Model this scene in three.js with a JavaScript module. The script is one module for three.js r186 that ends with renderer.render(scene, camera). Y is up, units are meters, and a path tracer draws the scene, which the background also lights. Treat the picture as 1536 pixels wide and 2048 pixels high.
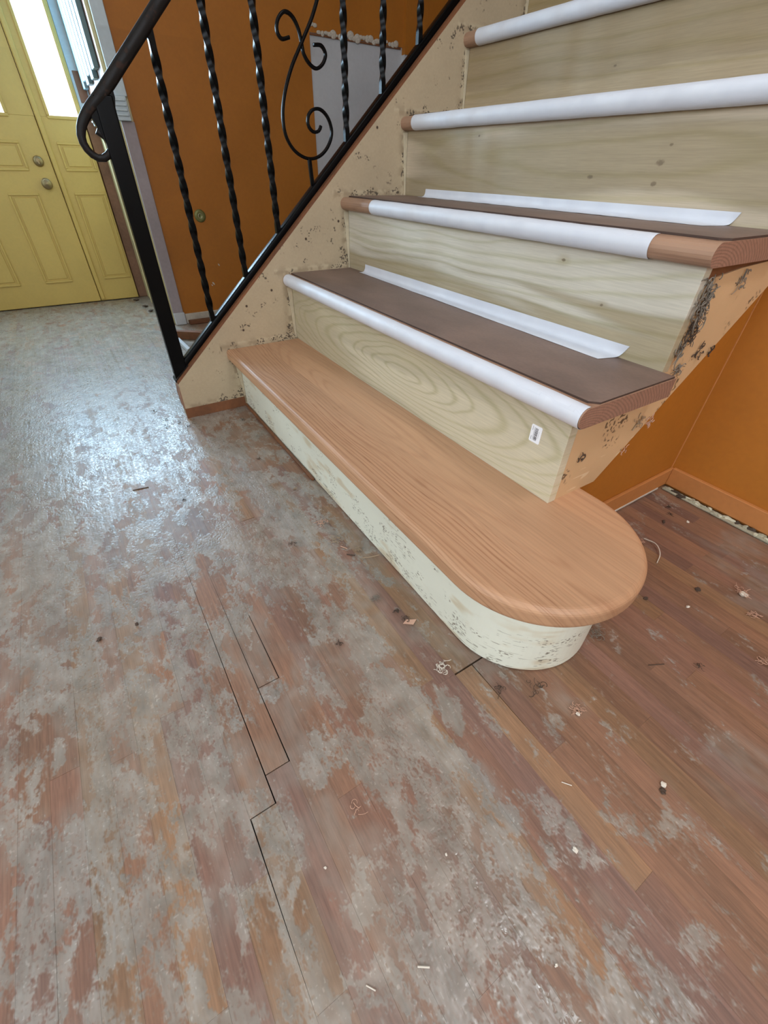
import * as THREE from 'three';
import { RoundedBoxGeometry } from 'three/addons/geometries/RoundedBoxGeometry.js';
import { mergeGeometries } from 'three/addons/utils/BufferGeometryUtils.js';
import { RectAreaLightUniformsLib } from 'three/addons/lights/RectAreaLightUniformsLib.js';

// ------------------------------------------------------------------ camera, sky, daylight, exposure
const scene = new THREE.Scene();
const camera = new THREE.PerspectiveCamera(2 * Math.atan(1024 / 857.6) * 180 / Math.PI, 1536 / 2048, 0.02, 60);
camera.rotation.order = 'YXZ';
camera.position.set(1.3727, 0.628, 0.3514);
camera.rotation.set(-0.67697, 0.98634, 0.02236);
scene.add(camera);

const renderer = new THREE.WebGLRenderer({ antialias: true });
renderer.toneMapping = THREE.LinearToneMapping;
renderer.toneMappingExposure = 0.86;
renderer.shadowMap.enabled = true;
RectAreaLightUniformsLib.init();
scene.background = new THREE.Color().setRGB(0.80, 0.92, 1.05);   // even overcast sky beyond the panes
scene.backgroundIntensity = 3;

// daylight entering at each window: a light as large as its panes, just inside the glass
function daylight(w, h, pos, look, color, power) {
  const l = new THREE.RectAreaLight(color, power, w, h);
  l.name = 'window_daylight';
  l.position.set(...pos); l.lookAt(...look);
  scene.add(l);
  return l;
}
const DAY = new THREE.Color().setRGB(0.90, 0.97, 1.06);
const COOL = new THREE.Color().setRGB(0.58, 0.88, 1.16);
daylight(1.7, 1.2, [1.5, 1.45, 2.555], [1.5, 1.45, 0], DAY, 6.4);             // living room window behind the camera
daylight(1.2, 1.45, [2.855, 1.45, 0.55], [0, 1.45, 0.55], DAY, 3.2);         // side window
daylight(0.120, 0.60, [-1.742, 1.09, 0.141], [0, 1.09, 0.141], COOL, 50);    // three lites of the front doors
daylight(0.110, 0.60, [-1.742, 1.09, 0.425], [0, 1.09, 0.425], COOL, 50);
daylight(0.110, 0.60, [-1.742, 1.09, 0.661], [0, 1.09, 0.661], COOL, 50);

// ------------------------------------------------------------------ helpers
const R = Math.PI / 180;
function rng(seed) { let s = seed >>> 0; return () => { s = (s + 0x6D2B79F5) >>> 0; let t = Math.imul(s ^ (s >>> 15), 1 | s); t = (t + Math.imul(t ^ (t >>> 7), 61 | t)) ^ t; return ((t ^ (t >>> 14)) >>> 0) / 4294967296; }; }
function h2(x, y, s) { let h = Math.imul(x, 374761393) ^ Math.imul(y, 668265263) ^ Math.imul(s, 974634777); h = Math.imul(h ^ (h >>> 13), 1274126177); h ^= h >>> 16; return (h >>> 0) / 4294967296; }
function vn(x, y, s) {
  const ix = Math.floor(x), iy = Math.floor(y); let fx = x - ix, fy = y - iy;
  fx = fx * fx * (3 - 2 * fx); fy = fy * fy * (3 - 2 * fy);
  const a = h2(ix, iy, s), b = h2(ix + 1, iy, s), c = h2(ix, iy + 1, s), d = h2(ix + 1, iy + 1, s);
  return a + (b - a) * fx + (c - a) * fy + (a - b - c + d) * fx * fy;
}
function fbm(x, y, s, o = 4) { let v = 0, a = 0.5, t = 0; for (let i = 0; i < o; i++) { v += a * vn(x, y, s + i * 17); t += a; a *= 0.5; x *= 2.03; y *= 2.03; } return v / t; }
const sst = (a, b, x) => { x = Math.min(1, Math.max(0, (x - a) / (b - a))); return x * x * (3 - 2 * x); };
const lerp = (a, b, t) => a + (b - a) * t;
const mix3 = (a, b, t) => [lerp(a[0], b[0], t), lerp(a[1], b[1], t), lerp(a[2], b[2], t)];

function dataTex(w, h, fn, srgb) {                    // fn(u, v, out) fills out[0..2] in 0..255; row 0 is v = 0
  const d = new Uint8Array(w * h * 4), o = [0, 0, 0];
  for (let j = 0; j < h; j++) for (let i = 0; i < w; i++) {
    fn((i + 0.5) / w, (j + 0.5) / h, o);
    const k = (j * w + i) * 4; d[k] = Math.max(0, Math.min(255, o[0])); d[k + 1] = Math.max(0, Math.min(255, o[1])); d[k + 2] = Math.max(0, Math.min(255, o[2])); d[k + 3] = 255;
  }
  return texOf(d, w, h, srgb);
}
function texOf(d, w, h, srgb) {
  const t = new THREE.DataTexture(d, w, h, THREE.RGBAFormat);
  t.magFilter = THREE.LinearFilter; t.minFilter = THREE.LinearMipmapLinearFilter; t.generateMipmaps = true;
  t.wrapS = t.wrapT = THREE.RepeatWrapping;
  if (srgb) t.colorSpace = THREE.SRGBColorSpace;
  t.needsUpdate = true;
  return t;
}
const std = (o) => new THREE.MeshStandardMaterial(o);

const used = new Map();
function numbered(n) { const k = used.get(n) || 0; used.set(n, k + 1); return k ? n + '_' + String(k).padStart(3, '0') : n; }
function shadows(m) { m.castShadow = true; m.receiveShadow = true; return m; }
function part(name, geo, mat, parent) { const m = shadows(new THREE.Mesh(geo, mat)); m.name = name; parent.add(m); return m; }
function thing(name, label, category, group) {
  const g = new THREE.Group(); g.name = numbered(name); g.userData = { label, category }; if (group) g.userData.group = group; scene.add(g); return g;
}
function solo(name, geo, mat, label, category, group) {
  const m = shadows(new THREE.Mesh(geo, mat)); m.name = numbered(name); m.userData = { label, category }; if (group) m.userData.group = group; scene.add(m); return m;
}
function structure(name, label, category, geo, mat) {
  const m = geo ? shadows(new THREE.Mesh(geo, mat)) : new THREE.Group();
  m.name = numbered(name); m.userData = { kind: 'structure', label, category }; scene.add(m); return m;
}
function box(x0, x1, y0, y1, z0, z1, r = 0) {
  const w = x1 - x0, h = y1 - y0, d = z1 - z0;
  const g = r ? new RoundedBoxGeometry(w, h, d, 2, Math.min(r, w * 0.49, h * 0.49, d * 0.49)) : new THREE.BoxGeometry(w, h, d);
  g.translate((x0 + x1) / 2, (y0 + y1) / 2, (z0 + z1) / 2);
  return g;
}
// world-planar uv: faces pointing up use (x, z), facing z use (x, y), facing x use (z, y); in metres, or within the rectangle given
function uvPlanar(g, f) {
  const p = g.attributes.position, n = g.attributes.normal, uv = new Float32Array(p.count * 2);
  for (let i = 0; i < p.count; i++) {
    const a = Math.abs(n.getX(i)), b = Math.abs(n.getY(i)), c = Math.abs(n.getZ(i)), x = p.getX(i), y = p.getY(i), z = p.getZ(i);
    let q = b >= a && b >= c ? [x, z] : c >= a ? [x, y] : [z, y];
    if (f) q = f(x, y, z, a, b, c) || q;
    uv[2 * i] = q[0]; uv[2 * i + 1] = q[1];
  }
  g.setAttribute('uv', new THREE.BufferAttribute(uv, 2));
  return g;
}
// a profile of (z, y) points run along x
function alongX(pts, x0, x1, steps = 1) {
  const s = new THREE.Shape(pts.map(([z, y]) => new THREE.Vector2(-z, y)));
  const g = new THREE.ExtrudeGeometry(s, { depth: x1 - x0, bevelEnabled: false, steps, curveSegments: 8 });
  g.rotateY(Math.PI / 2); g.translate(x0, 0, 0);
  return g;
}
// an outline of (x, z) points raised from y0 to y1 with rounded rims
function raised(pts, y0, y1, bev = 0, seg = 4) {
  const s = new THREE.Shape(pts.map(([x, z]) => new THREE.Vector2(x, -z)));
  const g = new THREE.ExtrudeGeometry(s, { depth: y1 - y0 - 2 * bev, bevelEnabled: bev > 0, bevelSize: bev, bevelThickness: bev, bevelOffset: -bev, bevelSegments: seg, curveSegments: 24 });
  g.rotateX(-Math.PI / 2); g.translate(0, y0 + bev, 0);
  return g;
}
// a bar with a rectangular section swept along (z, y) points in the plane x = xc
function barInPlane(path, xc, wx, wn, n = 60, taper = (t) => 1, round = 0.3) {
  const curve = new THREE.CatmullRomCurve3(path.map(([z, y]) => new THREE.Vector3(xc, y, z)), false, 'centripetal');
  const K = 8, pos = [], idx = [], sec = [];
  for (let k = 0; k < K; k++) { const a = (k + 0.5) / K * 2 * Math.PI, e = 2 * round; const c = Math.cos(a), s = Math.sin(a); sec.push([Math.sign(c) * Math.pow(Math.abs(c), e) * 0.5, Math.sign(s) * Math.pow(Math.abs(s), e) * 0.5]); }
  const pts = curve.getSpacedPoints(n);
  for (let i = 0; i <= n; i++) {
    const a = pts[Math.max(0, i - 1)], b = pts[Math.min(n, i + 1)], t = new THREE.Vector3().subVectors(b, a).normalize();
    const nn = new THREE.Vector3(0, t.z, -t.y), f = taper(i / n);
    for (const [cx, cn] of sec) pos.push(pts[i].x + cx * wx * f, pts[i].y + nn.y * cn * wn * f, pts[i].z + nn.z * cn * wn * f);
  }
  for (let i = 0; i < n; i++) for (let k = 0; k < K; k++) { const a = i * K + k, b = i * K + (k + 1) % K, c = a + K, d = b + K; idx.push(a, b, c, b, d, c); }
  for (let k = 1; k < K - 1; k++) { idx.push(0, k + 1, k); idx.push(n * K, n * K + k, n * K + k + 1); }
  const g = new THREE.BufferGeometry();
  g.setAttribute('position', new THREE.Float32BufferAttribute(pos, 3)); g.setIndex(idx); g.computeVertexNormals();
  return uvPlanar(g);
}
// a thin sheet (paper tape) that follows a (z, y) profile along x, with both faces and edges
function sheet(profile, xa, xb, th, seed, amp = 0.0005, nx = 90) {
  const c = new THREE.CatmullRomCurve3(profile.map(([z, y]) => new THREE.Vector3(0, y, z)), false, 'centripetal');
  const M = 14, pp = c.getSpacedPoints(M), pos = [], idx = [];
  const layer = (off) => {
    for (let i = 0; i <= nx; i++) for (let j = 0; j <= M; j++) {
      const a = pp[Math.max(0, j - 1)], b = pp[Math.min(M, j + 1)]; let ny = -(b.z - a.z), nz = b.y - a.y; const l = Math.hypot(ny, nz) || 1; ny /= l; nz /= l;
      const v = j / M, x0 = typeof xa === 'function' ? xa(v) : xa, x1 = typeof xb === 'function' ? xb(v) : xb, x = lerp(x0, x1, i / nx);
      const w = off + amp * (fbm(x * 30, v * 3, seed, 3) - 0.3) * 2;
      pos.push(x, pp[j].y + ny * w, pp[j].z + nz * w);
    }
  };
  layer(th); layer(0);
  const W = M + 1, N = (nx + 1) * W;
  for (let i = 0; i < nx; i++) for (let j = 0; j < M; j++) { const a = i * W + j, b = a + 1, c2 = a + W, d = c2 + 1; idx.push(a, b, c2, b, d, c2, N + a, N + c2, N + b, N + b, N + c2, N + d); }
  for (let i = 0; i < nx; i++) for (const j of [0, M]) { const a = i * W + j, c2 = a + W; if (j) idx.push(a, N + a, c2, c2, N + a, N + c2); else idx.push(a, c2, N + a, c2, N + c2, N + a); }
  for (let j = 0; j < M; j++) for (const i of [0, nx]) { const a = i * W + j, b = a + 1; if (i) idx.push(a, b, N + a, b, N + b, N + a); else idx.push(a, N + a, b, b, N + a, N + b); }
  const g = new THREE.BufferGeometry();
  g.setAttribute('position', new THREE.Float32BufferAttribute(pos, 3)); g.setIndex(idx); g.computeVertexNormals();
  return uvPlanar(g);
}

// ------------------------------------------------------------------ measures of the stair (metres)
const RISE = 0.185, RUN = 0.205, R1 = 0.188, W = 1.0416, OVER = 0.026, THICK = 0.031;
const topY = (k) => R1 + (k - 1) * RISE;
const riserZ = (k) => (k === 1 ? 0 : -0.2 - (k - 2) * RUN);
const slope = 0.893;
const stringTop = (z) => 0.312 + slope * (-0.034 - z);

// ------------------------------------------------------------------ general paints
const grit = dataTex(256, 256, (u, v, o) => { const a = 128 + 90 * (fbm(u * 40, v * 40, 3, 3) - 0.5) + 50 * (fbm(u * 9, v * 9, 5, 2) - 0.5); o[0] = o[1] = o[2] = a; });
function paint(rgb, vary, seed, rough, bump, size = 512, cells = 7) {       // brushed wall paint, a little uneven in tone; one tile is a metre
  const map = dataTex(size, size, (u, v, o) => {
    const x = u * cells, n = fbm(x, v * cells, seed, 5) - 0.5, f = vn(u * 140, v * 140, seed + 9) - 0.5;
    for (let k = 0; k < 3; k++) o[k] = rgb[k] * (1 + vary * n + vary * 0.3 * f);
  }, true);
  return std({ map, roughness: rough, bumpMap: grit, bumpScale: bump });
}
const M = {};
M.orange = paint([170, 104, 27], 0.10, 11, 0.62, 0.0006);
M.orangeTrim = paint([186, 122, 66], 0.12, 14, 0.6, 0.0006);
M.white = paint([190, 191, 194], 0.08, 21, 0.75, 0.0005, 256);
M.ceiling = paint([226, 222, 214], 0.04, 22, 0.9, 0.0005, 256);
M.roomWall = paint([216, 204, 182], 0.05, 23, 0.85, 0.0005, 256);
M.yellow = paint([206, 176, 98], 0.07, 31, 0.42, 0.0004);
M.creamTrim = paint([208, 196, 152], 0.12, 35, 0.5, 0.0005, 256);
M.lilac = paint([158, 146, 148], 0.16, 37, 0.6, 0.0005, 256);  // darker copy of the corner board paint, with light falloff in its colour
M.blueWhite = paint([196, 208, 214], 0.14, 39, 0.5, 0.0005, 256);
M.reed = paint([104, 128, 136], 0.14, 40, 0.5, 0.0005, 256);
M.bareBrown = paint([140, 104, 84], 0.35, 41, 0.75, 0.0006, 256, 12);
M.plaster = paint([196, 186, 172], 0.3, 43, 0.9, 0.0012, 256, 20);
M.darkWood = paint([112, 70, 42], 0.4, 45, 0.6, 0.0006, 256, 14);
M.dark = std({ color: 0x0f0c0a, roughness: 0.9 });
M.iron = (() => {
  const map = dataTex(256, 256, (u, v, o) => { const n = fbm(u * 14, v * 14, 51, 4), r = sst(0.58, 0.72, n); const c = mix3([18, 15, 14], [64, 44, 34], r * 0.7); o[0] = c[0]; o[1] = c[1]; o[2] = c[2]; }, true);
  const rm = dataTex(256, 256, (u, v, o) => { const n = fbm(u * 14, v * 14, 51, 4); o[0] = 0; o[1] = 118 + 70 * sst(0.5, 0.72, n); o[2] = 0; });
  map.repeat.set(6, 6); rm.repeat.set(6, 6);
  return new THREE.MeshPhysicalMaterial({ map, roughnessMap: rm, roughness: 1, specularIntensity: 0.5 });
})();
M.ironBlack = new THREE.MeshPhysicalMaterial({ color: 0x050506, roughness: 0.3, specularIntensity: 0.25 });

// ------------------------------------------------------------------ floor: strip boards with worn, blotchy residue
const PITCH = 0.034, Z_OFF = 0.013, GAP = 0.00014, FX0 = -1.785, FX1 = 1.75, FZ0 = -0.763, FZ1 = 0.94;
// how much residue is left, read off the floor at these spots: x, z, share
const COVER = [[-1.50,0.61,0.75],[-1.34,0.31,0.75],[-0.60,0.61,0.7],[-0.48,0.39,0.75],[-0.71,0.14,0.75],[-0.06,0.56,0.75],[0.09,0.32,0.8],[0.18,0.16,0.6],[0.23,0.63,0.7],[0.33,0.47,0.75],[0.41,0.34,0.65],[0.43,0.23,0.6],[0.38,0.10,0.6],[0.58,0.07,0.5],[0.52,0.58,0.65],[0.58,0.48,0.6],[0.64,0.39,0.5],[0.71,0.32,0.42],[0.72,0.24,0.75],[0.79,0.18,0.75],[0.72,0.11,0.6],[0.84,0.10,0.65],[0.96,0.14,0.75],[1.05,0.14,0.7],[1.00,0.22,0.42],[0.94,0.27,0.22],[0.90,0.33,0.5],[0.83,0.38,0.45],[0.79,0.44,0.5],[0.73,0.55,0.6],[0.71,0.63,0.65],[0.86,0.61,0.5],[0.94,0.56,0.42],[0.94,0.50,0.72],[1.00,0.44,0.48],[1.03,0.39,0.6],[1.05,0.31,0.2],[1.08,0.28,0.5],[1.11,0.23,0.4],[1.13,0.15,0.75],[1.17,0.10,0.7],[1.25,0.12,0.65],[1.22,0.18,0.8],[1.18,0.25,0.4],[1.16,0.30,0.32],[1.14,0.35,0.45],[1.12,0.41,0.5],[1.08,0.47,0.55],[1.04,0.53,0.78],[1.02,0.59,0.5],[1.06,0.62,0.45],[1.11,0.57,0.45],[1.13,0.53,0.72],[1.16,0.48,0.52],[1.19,0.42,0.52],[1.20,0.37,0.6],[1.22,0.29,0.22],[1.27,0.28,0.5],[1.28,0.21,0.72],[1.30,0.15,0.68],[1.27,0.32,0.4],[1.34,0.29,0.62],[1.29,0.37,0.45],[1.25,0.42,0.35],[1.22,0.49,0.45],[1.19,0.56,0.5],[1.16,0.61,0.45],[1.34,0.35,0.72],[1.38,0.29,0.78],[1.36,0.22,0.75],[1.42,0.20,0.85],[1.45,0.17,0.72],[1.46,0.10,0.5],[1.51,0.09,0.45],[1.37,0.15,0.55],[1.40,0.10,0.45],[1.43,0.06,0.35],[1.47,0.02,0.18],[1.53,-0.00,0.25],[1.50,-0.08,0.1],[1.45,-0.08,0.12],[1.41,-0.03,0.2],[1.38,0.03,0.25],[1.35,0.08,0.32],[1.29,0.06,0.3],[1.30,-0.02,0.12],[1.36,-0.11,0.15],[1.42,-0.20,0.15],[1.38,-0.36,0.15],[1.32,-0.25,0.06],[1.27,-0.13,0.06],[1.24,-0.02,0.15],[1.26,-0.45,0.04],[1.31,-0.53,0.06],[1.11,-0.62,0.05],[1.23,-0.66,0.1],[1.21,0.05,0.35],[1.10,0.06,0.2],[0.98,0.06,0.22],[0.90,0.07,0.3],[0.22,-0.03,0.4],[0.16,0.08,0.5],[1.22,-0.10,0.05]];
const rows = [];
{
  const rr = rng(71), forced = { 8: [0.842, 0.985], 9: [1.107], 10: [1.144, 1.33], 5: [0.583], 0: [1.128, 1.44], '-1': [1.128, 1.29], '-8': [1.291], '-5': [1.335] };
  const r0 = Math.floor((FZ0 - Z_OFF) / PITCH), r1 = Math.floor((FZ1 - Z_OFF) / PITCH);
  for (let r = r0; r <= r1; r++) {
    const j = [FX0]; let x = FX0 + 0.2 + rr() * 0.6;
    const mid = 0.38 + rr() * 0.34, f = forced[r] || [];
    while (x < mid - 0.25) { j.push(x); x += 0.45 + rr() * 0.65; }
    j.push(f.length && f[0] < 0.75 ? f[0] : mid);
    x = Math.max(...j) + 0.3 + rr() * 0.5;
    if (f.some((v) => v > 0.75)) for (const v of f) j.push(v); else if (x < 1.6) j.push(x);
    j.push(FX1); j.sort((a, b) => a - b);
    rows.push({ r, z0: Z_OFF + r * PITCH, j });
  }
}
const coverGrid = (() => {
  const nx = 120, nz = 60, g = new Float32Array(nx * nz);
  for (let b = 0; b < nz; b++) for (let a = 0; a < nx; a++) {
    const x = lerp(FX0, FX1, a / (nx - 1)), z = lerp(FZ0, FZ1, b / (nz - 1)); let s = 0, w = 0;
    for (const [cx, cz, c] of COVER) { const sc = cx < 0.3 ? 0.16 : 0.045, d = ((x - cx) * (x - cx) * 0.6 + (z - cz) * (z - cz)) / (sc * sc), k = 1 / (0.03 + d * d); s += k * c; w += k; }
    g[b * nx + a] = s / w;
  }
  return (x, z) => {
    let u = (x - FX0) / (FX1 - FX0) * (nx - 1), v = (z - FZ0) / (FZ1 - FZ0) * (nz - 1); u = Math.min(nx - 1.001, Math.max(0, u)); v = Math.min(nz - 1.001, Math.max(0, v));
    const a = u | 0, b = v | 0, p = u - a, q = v - b, k = b * nx + a;
    return lerp(lerp(g[k], g[k + 1], p), lerp(g[k + nx], g[k + nx + 1], p), q);
  };
})();
const BOARD = [[127, 94, 74], [122, 90, 74], [133, 101, 75], [119, 89, 76], [126, 93, 72], [127, 95, 76]];
function floorMaps(x0, x1, z0, z1, w, h) {
  const C = new Uint8Array(w * h * 4), B = new Uint8Array(w * h * 4), G = new Uint8Array(w * h * 4);
  for (let jj = 0; jj < h; jj++) {
    const z = lerp(z0, z1, (jj + 0.5) / h), r = Math.floor((z - Z_OFF) / PITCH), row = rows.find((q) => q.r === r) || rows[0];
    let bi = 0;
    for (let i = 0; i < w; i++) {
      const x = lerp(x0, x1, (i + 0.5) / w); while (bi < row.j.length - 2 && x > row.j[bi + 1]) bi++;
      const id = h2(r, bi, 5), id2 = h2(r, bi, 6), sd = (id * 9999) | 0, base = BOARD[(id * 5.999) | 0], tone = 0.94 + 0.12 * id2;
      const g1 = vn(x * 5, z * 230, sd), g2 = vn(x * 30, z * 900, sd + 1), st = fbm(x * 9, z * 16, 77, 3);
      let cr = base[0] * tone, cg = base[1] * tone, cb = base[2] * tone;
      const gm = 1 + 0.12 * (g1 - 0.5) + 0.15 * (g2 - 0.5) + 0.2 * (st - 0.5) + 0.10 * (vn(x * 120, z * 1300, sd + 2) - 0.5); cr *= gm; cg *= gm * (1 + 0.04 * (0.5 - st)); cb *= gm * (1 + 0.1 * (0.5 - st));
      // residue: ragged islands, edges nibbled at several scales, drawn out a little along the boards
      const wx = (fbm(x * 16, z * 20, 201, 2) - 0.5) * 0.03, wz = (fbm(x * 16, z * 20, 202, 2) - 0.5) * 0.024;
      const a = x + wx, b = z + wz, D = coverGrid(x, z);
      const n = 0.30 * vn(a * 18, b * 34, 211) + 0.26 * vn(a * 42, b * 76, 212) + 0.18 * vn(a * 105, b * 165, 213) + 0.14 * vn(x * 220, z * 370, 214) + 0.12 * vn(x * 480, z * 760, 215);
      const th = 0.5 + (0.5 - D) * 0.46 + (id2 - 0.5) * 0.04;
      const thin = sst(th - 0.09, th + 0.02, n), m = sst(th - 0.025, th + 0.065, n) * (0.72 + 0.5 * vn(a * 70, b * 330, 216));
      const film = 0.44 * sst(th - 0.10, th + 0.06, fbm(a * 9, b * 13, 221, 3)) * (0.55 + 0.9 * (vn(x * 60, z * 110, 222) - 0.2));
      const pit = 0.8 * sst(0.62, 0.86, vn(x * 300, z * 470, 231)) * sst(0.42, 0.62, vn(a * 25, b * 30, 232));
      const pale = fbm(a * 40, b * 54, 241, 4), t2 = fbm(a * 7, b * 9, 243, 2);
      const res = [141 + 52 * (pale - 0.5) + 8 * (t2 - 0.5), 135 + 52 * (pale - 0.5), 126 + 52 * (pale - 0.5) - 8 * (t2 - 0.5)];
      const k = Math.min(1, Math.max(0, Math.max(film, 0.40 * thin + m * (0.46 - 0.40 * pit))));
      cr = lerp(cr, res[0], k); cg = lerp(cg, res[1], k); cb = lerp(cb, res[2], k);
      const fleck = sst(0.84, 0.93, vn(x * 420, z * 500, 251)) * m; cr += 22 * fleck; cg += 22 * fleck; cb += 22 * fleck;
      const q = (jj * w + i) * 4;
      C[q] = Math.min(255, cr); C[q + 1] = Math.min(255, cg); C[q + 2] = Math.min(255, cb); C[q + 3] = 255;
      const fine = vn(x * 260, z * 340, 261), hgt = 60 + 26 * (g1 - 0.5) + 12 * (g2 - 0.5) + m * (62 + 70 * (fine - 0.5) + 60 * (vn(x * 90, z * 120, 262) - 0.5)) - 70 * pit * m;
      B[q] = B[q + 1] = B[q + 2] = Math.max(0, Math.min(255, hgt)); B[q + 3] = 255;
      const ro = 0.50 + 0.16 * (st - 0.5) + 0.1 * (g1 - 0.5) + m * (-0.13 + 0.22 * (fine - 0.5));
      G[q] = 0; G[q + 1] = Math.max(40, Math.min(255, ro * 255)); G[q + 2] = 0; G[q + 3] = 255;
    }
  }
  return std({ map: texOf(C, w, h, true), bumpMap: texOf(B, w, h), bumpScale: 0.0010, roughnessMap: texOf(G, w, h), roughness: 1 });
}
const zoneA = { x0: -1.80, x1: 0.76, z0: -0.12, z1: 0.96, w: 2048, h: 1024 }, zoneC = { x0: 0.36, x1: 1.76, z0: -0.78, z1: 0.96, w: 2048, h: 2048 };
for (const q of [zoneA, zoneC]) q.mat = floorMaps(q.x0, q.x1, q.z0, q.z1, q.w, q.h);
const plainFloor = paint([140, 112, 94], 0.3, 81, 0.5, 0.0006, 512, 16);

const floor = structure('floor', 'worn brown strip wood floor blotched with pale grey residue', 'floor');
part('subfloor', box(-1.95, 3.05, -0.12, -0.0125, -2.3, 2.75), M.dark, floor);
const zoneUV = (q) => (x, y, z) => [(x - q.x0) / (q.x1 - q.x0), (z - q.z0) / (q.z1 - q.z0)];
part('floor_field', uvPlanar(box(FX1, 2.9, -0.0125, -0.0005, -0.763, 2.6), zoneUV(zoneC)), zoneC.mat, floor);
part('floor_field', uvPlanar(box(-1.785, FX1, -0.0125, -0.0005, rows[rows.length - 1].z0 + PITCH, 2.6), zoneUV(zoneA)), zoneA.mat, floor);
part('floor_field', uvPlanar(box(-1.07, 0.97, -0.0125, -0.001, -2.2, -0.0885)), plainFloor, floor);
{
  const rr = rng(83);
  // the open cracks: row edge (z) and the run in x where the boards have parted
  const cracks = [[8, 0.985], [9, 1.107], [10, 1.144]];
  for (const row of rows) for (let i = 0; i < row.j.length - 1; i++) {
    let xa = row.j[i], xb = row.j[i + 1]; const inFar = row.z0 < -0.09;
    if (inFar && xb < 0.97) continue;
    const q = xb <= 0.76 ? zoneA : zoneC;
    if (inFar) xa = Math.max(xa, 0.97);
    let z0 = row.z0 + GAP / 2, z1 = row.z0 + PITCH - GAP / 2, ga = GAP / 2, gb = GAP / 2;
    if (row.r <= 0 && row.r >= -1 && Math.abs(xb - 1.128) < 0.002) gb = 0.0014; if (row.r <= 0 && row.r >= -1 && Math.abs(xa - 1.128) < 0.002) ga = 0.0014;
    if (row.r === 5 && Math.abs(xb - 0.583) < 0.002) gb = 0.0014;
    const lift = (rr() - 0.5) * 0.0003;
    const g = uvPlanar(box(xa + ga, xb - gb, -0.012, lift, z0, z1), (x, y, z) => [(x - q.x0) / (q.x1 - q.x0), (z - q.z0) / (q.z1 - q.z0)]);
    // the joint that steps across the boards has parted: these edges draw back toward one end
    const open = { 8: 0.985, 9: 1.107, 10: 1.144 }[row.r], pos = g.attributes.position;
    if (open && Math.abs(xb - open) < 0.002) for (let k = 0; k < pos.count; k++) if (pos.getX(k) > xb - 0.01) { if (pos.getZ(k) < row.z0 + 0.01) pos.setZ(k, z0 + 0.0014); pos.setX(k, pos.getX(k) - 0.0012); } else if (row.r === 8 && pos.getZ(k) < row.z0 + 0.01) pos.setZ(k, z0 + 0.0008);
    if (row.r === -1 && Math.abs(xa - 1.128) < 0.002) for (let k = 0; k < pos.count; k++) if (pos.getX(k) < xa + 0.01 && pos.getZ(k) > row.z0 + 0.02) pos.setZ(k, z1 - 0.0016);
    if (row.r === 10 && Math.abs(xa - 1.144) < 0.002) for (let k = 0; k < pos.count; k++) if (pos.getX(k) < xa + 0.01 && pos.getZ(k) > row.z0 + 0.02) pos.setZ(k, z1 - 0.0014);
    part('plank', g, q.mat, floor);
  }
}

// ------------------------------------------------------------------ room shell
const H = 2.35;
structure('ceiling', 'plain off-white ceiling above the stair and hall', 'ceiling', uvPlanar(box(-1.95, 3.05, H, H + 0.12, -2.35, 2.75)), M.ceiling);
// orange wall beyond the railing, with bare white wallboard at the stair
const wallLeft = structure('wall_left', 'orange painted wall beyond the black iron railing, bare white board along the stair', 'wall');
part('painted_face', uvPlanar(box(-1.20, -1.07, 0, H, -0.83, -0.047)), M.orange, wallLeft);
part('painted_face', uvPlanar(box(-1.20, -1.07, 1.07, H, -2.3, -0.83)), M.orange, wallLeft);
part('bare_wallboard', uvPlanar(box(-1.20, -1.074, 0, 1.07, -1.36, -0.83)), M.white, wallLeft);
part('pier', uvPlanar(box(-1.10, -1.045, 1.045, H, -2.3, -1.31)), M.orange, wallLeft);
part('bare_wallboard', uvPlanar(box(-1.10, -1.05, 0, 1.045, -2.3, -1.31)), M.white, wallLeft);
{
  const rr = rng(91), torn = [];
  for (let i = 0; i < 26; i++) {
    const z = -0.84 - i / 26 * 0.45, g = new THREE.IcosahedronGeometry(1, 1), s = 0.006 + rr() * 0.012;
    g.scale(0.004, s * (0.5 + rr() * 0.5), s); g.translate(-1.069, 1.072 + (rr() - 0.3) * 0.012 + (i < 2 ? 0.014 : 0), z); torn.push(g);
  }
  part('torn_plaster', mergeGeometries(torn), M.plaster, wallLeft);
  part('ledge_shadow_line', uvPlanar(box(-1.075, -1.068, 1.062, 1.068, -1.3, -0.832)), M.darkWood, wallLeft);  // dark strip stands in for the dirty, shaded gap below the torn plaster
}
for (const [y, z, s] of [[0.165, -0.222, 0.008], [0.158, -0.214, 0.005], [0.243, -0.265, 0.006]]) {
  const g = new THREE.IcosahedronGeometry(1, 1); g.scale(0.0012, s, s * 0.45); g.rotateX(0.6); g.translate(-1.0695, y, z);
  part('paint_chip', g, M.plaster, wallLeft);
}
const scar = structure('baseboard_left', 'pale plaster scar where the baseboard was torn off the orange wall', 'baseboard');
part('plaster_scar', uvPlanar(box(-1.071, -1.062, 0, 0.045, -0.8, -0.052, 0.003)), M.plaster, scar);
part('wood_strip', uvPlanar(box(-1.06, -1.03, 0, 0.018, -0.5, -0.06, 0.003)), M.darkWood, scar);

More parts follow.
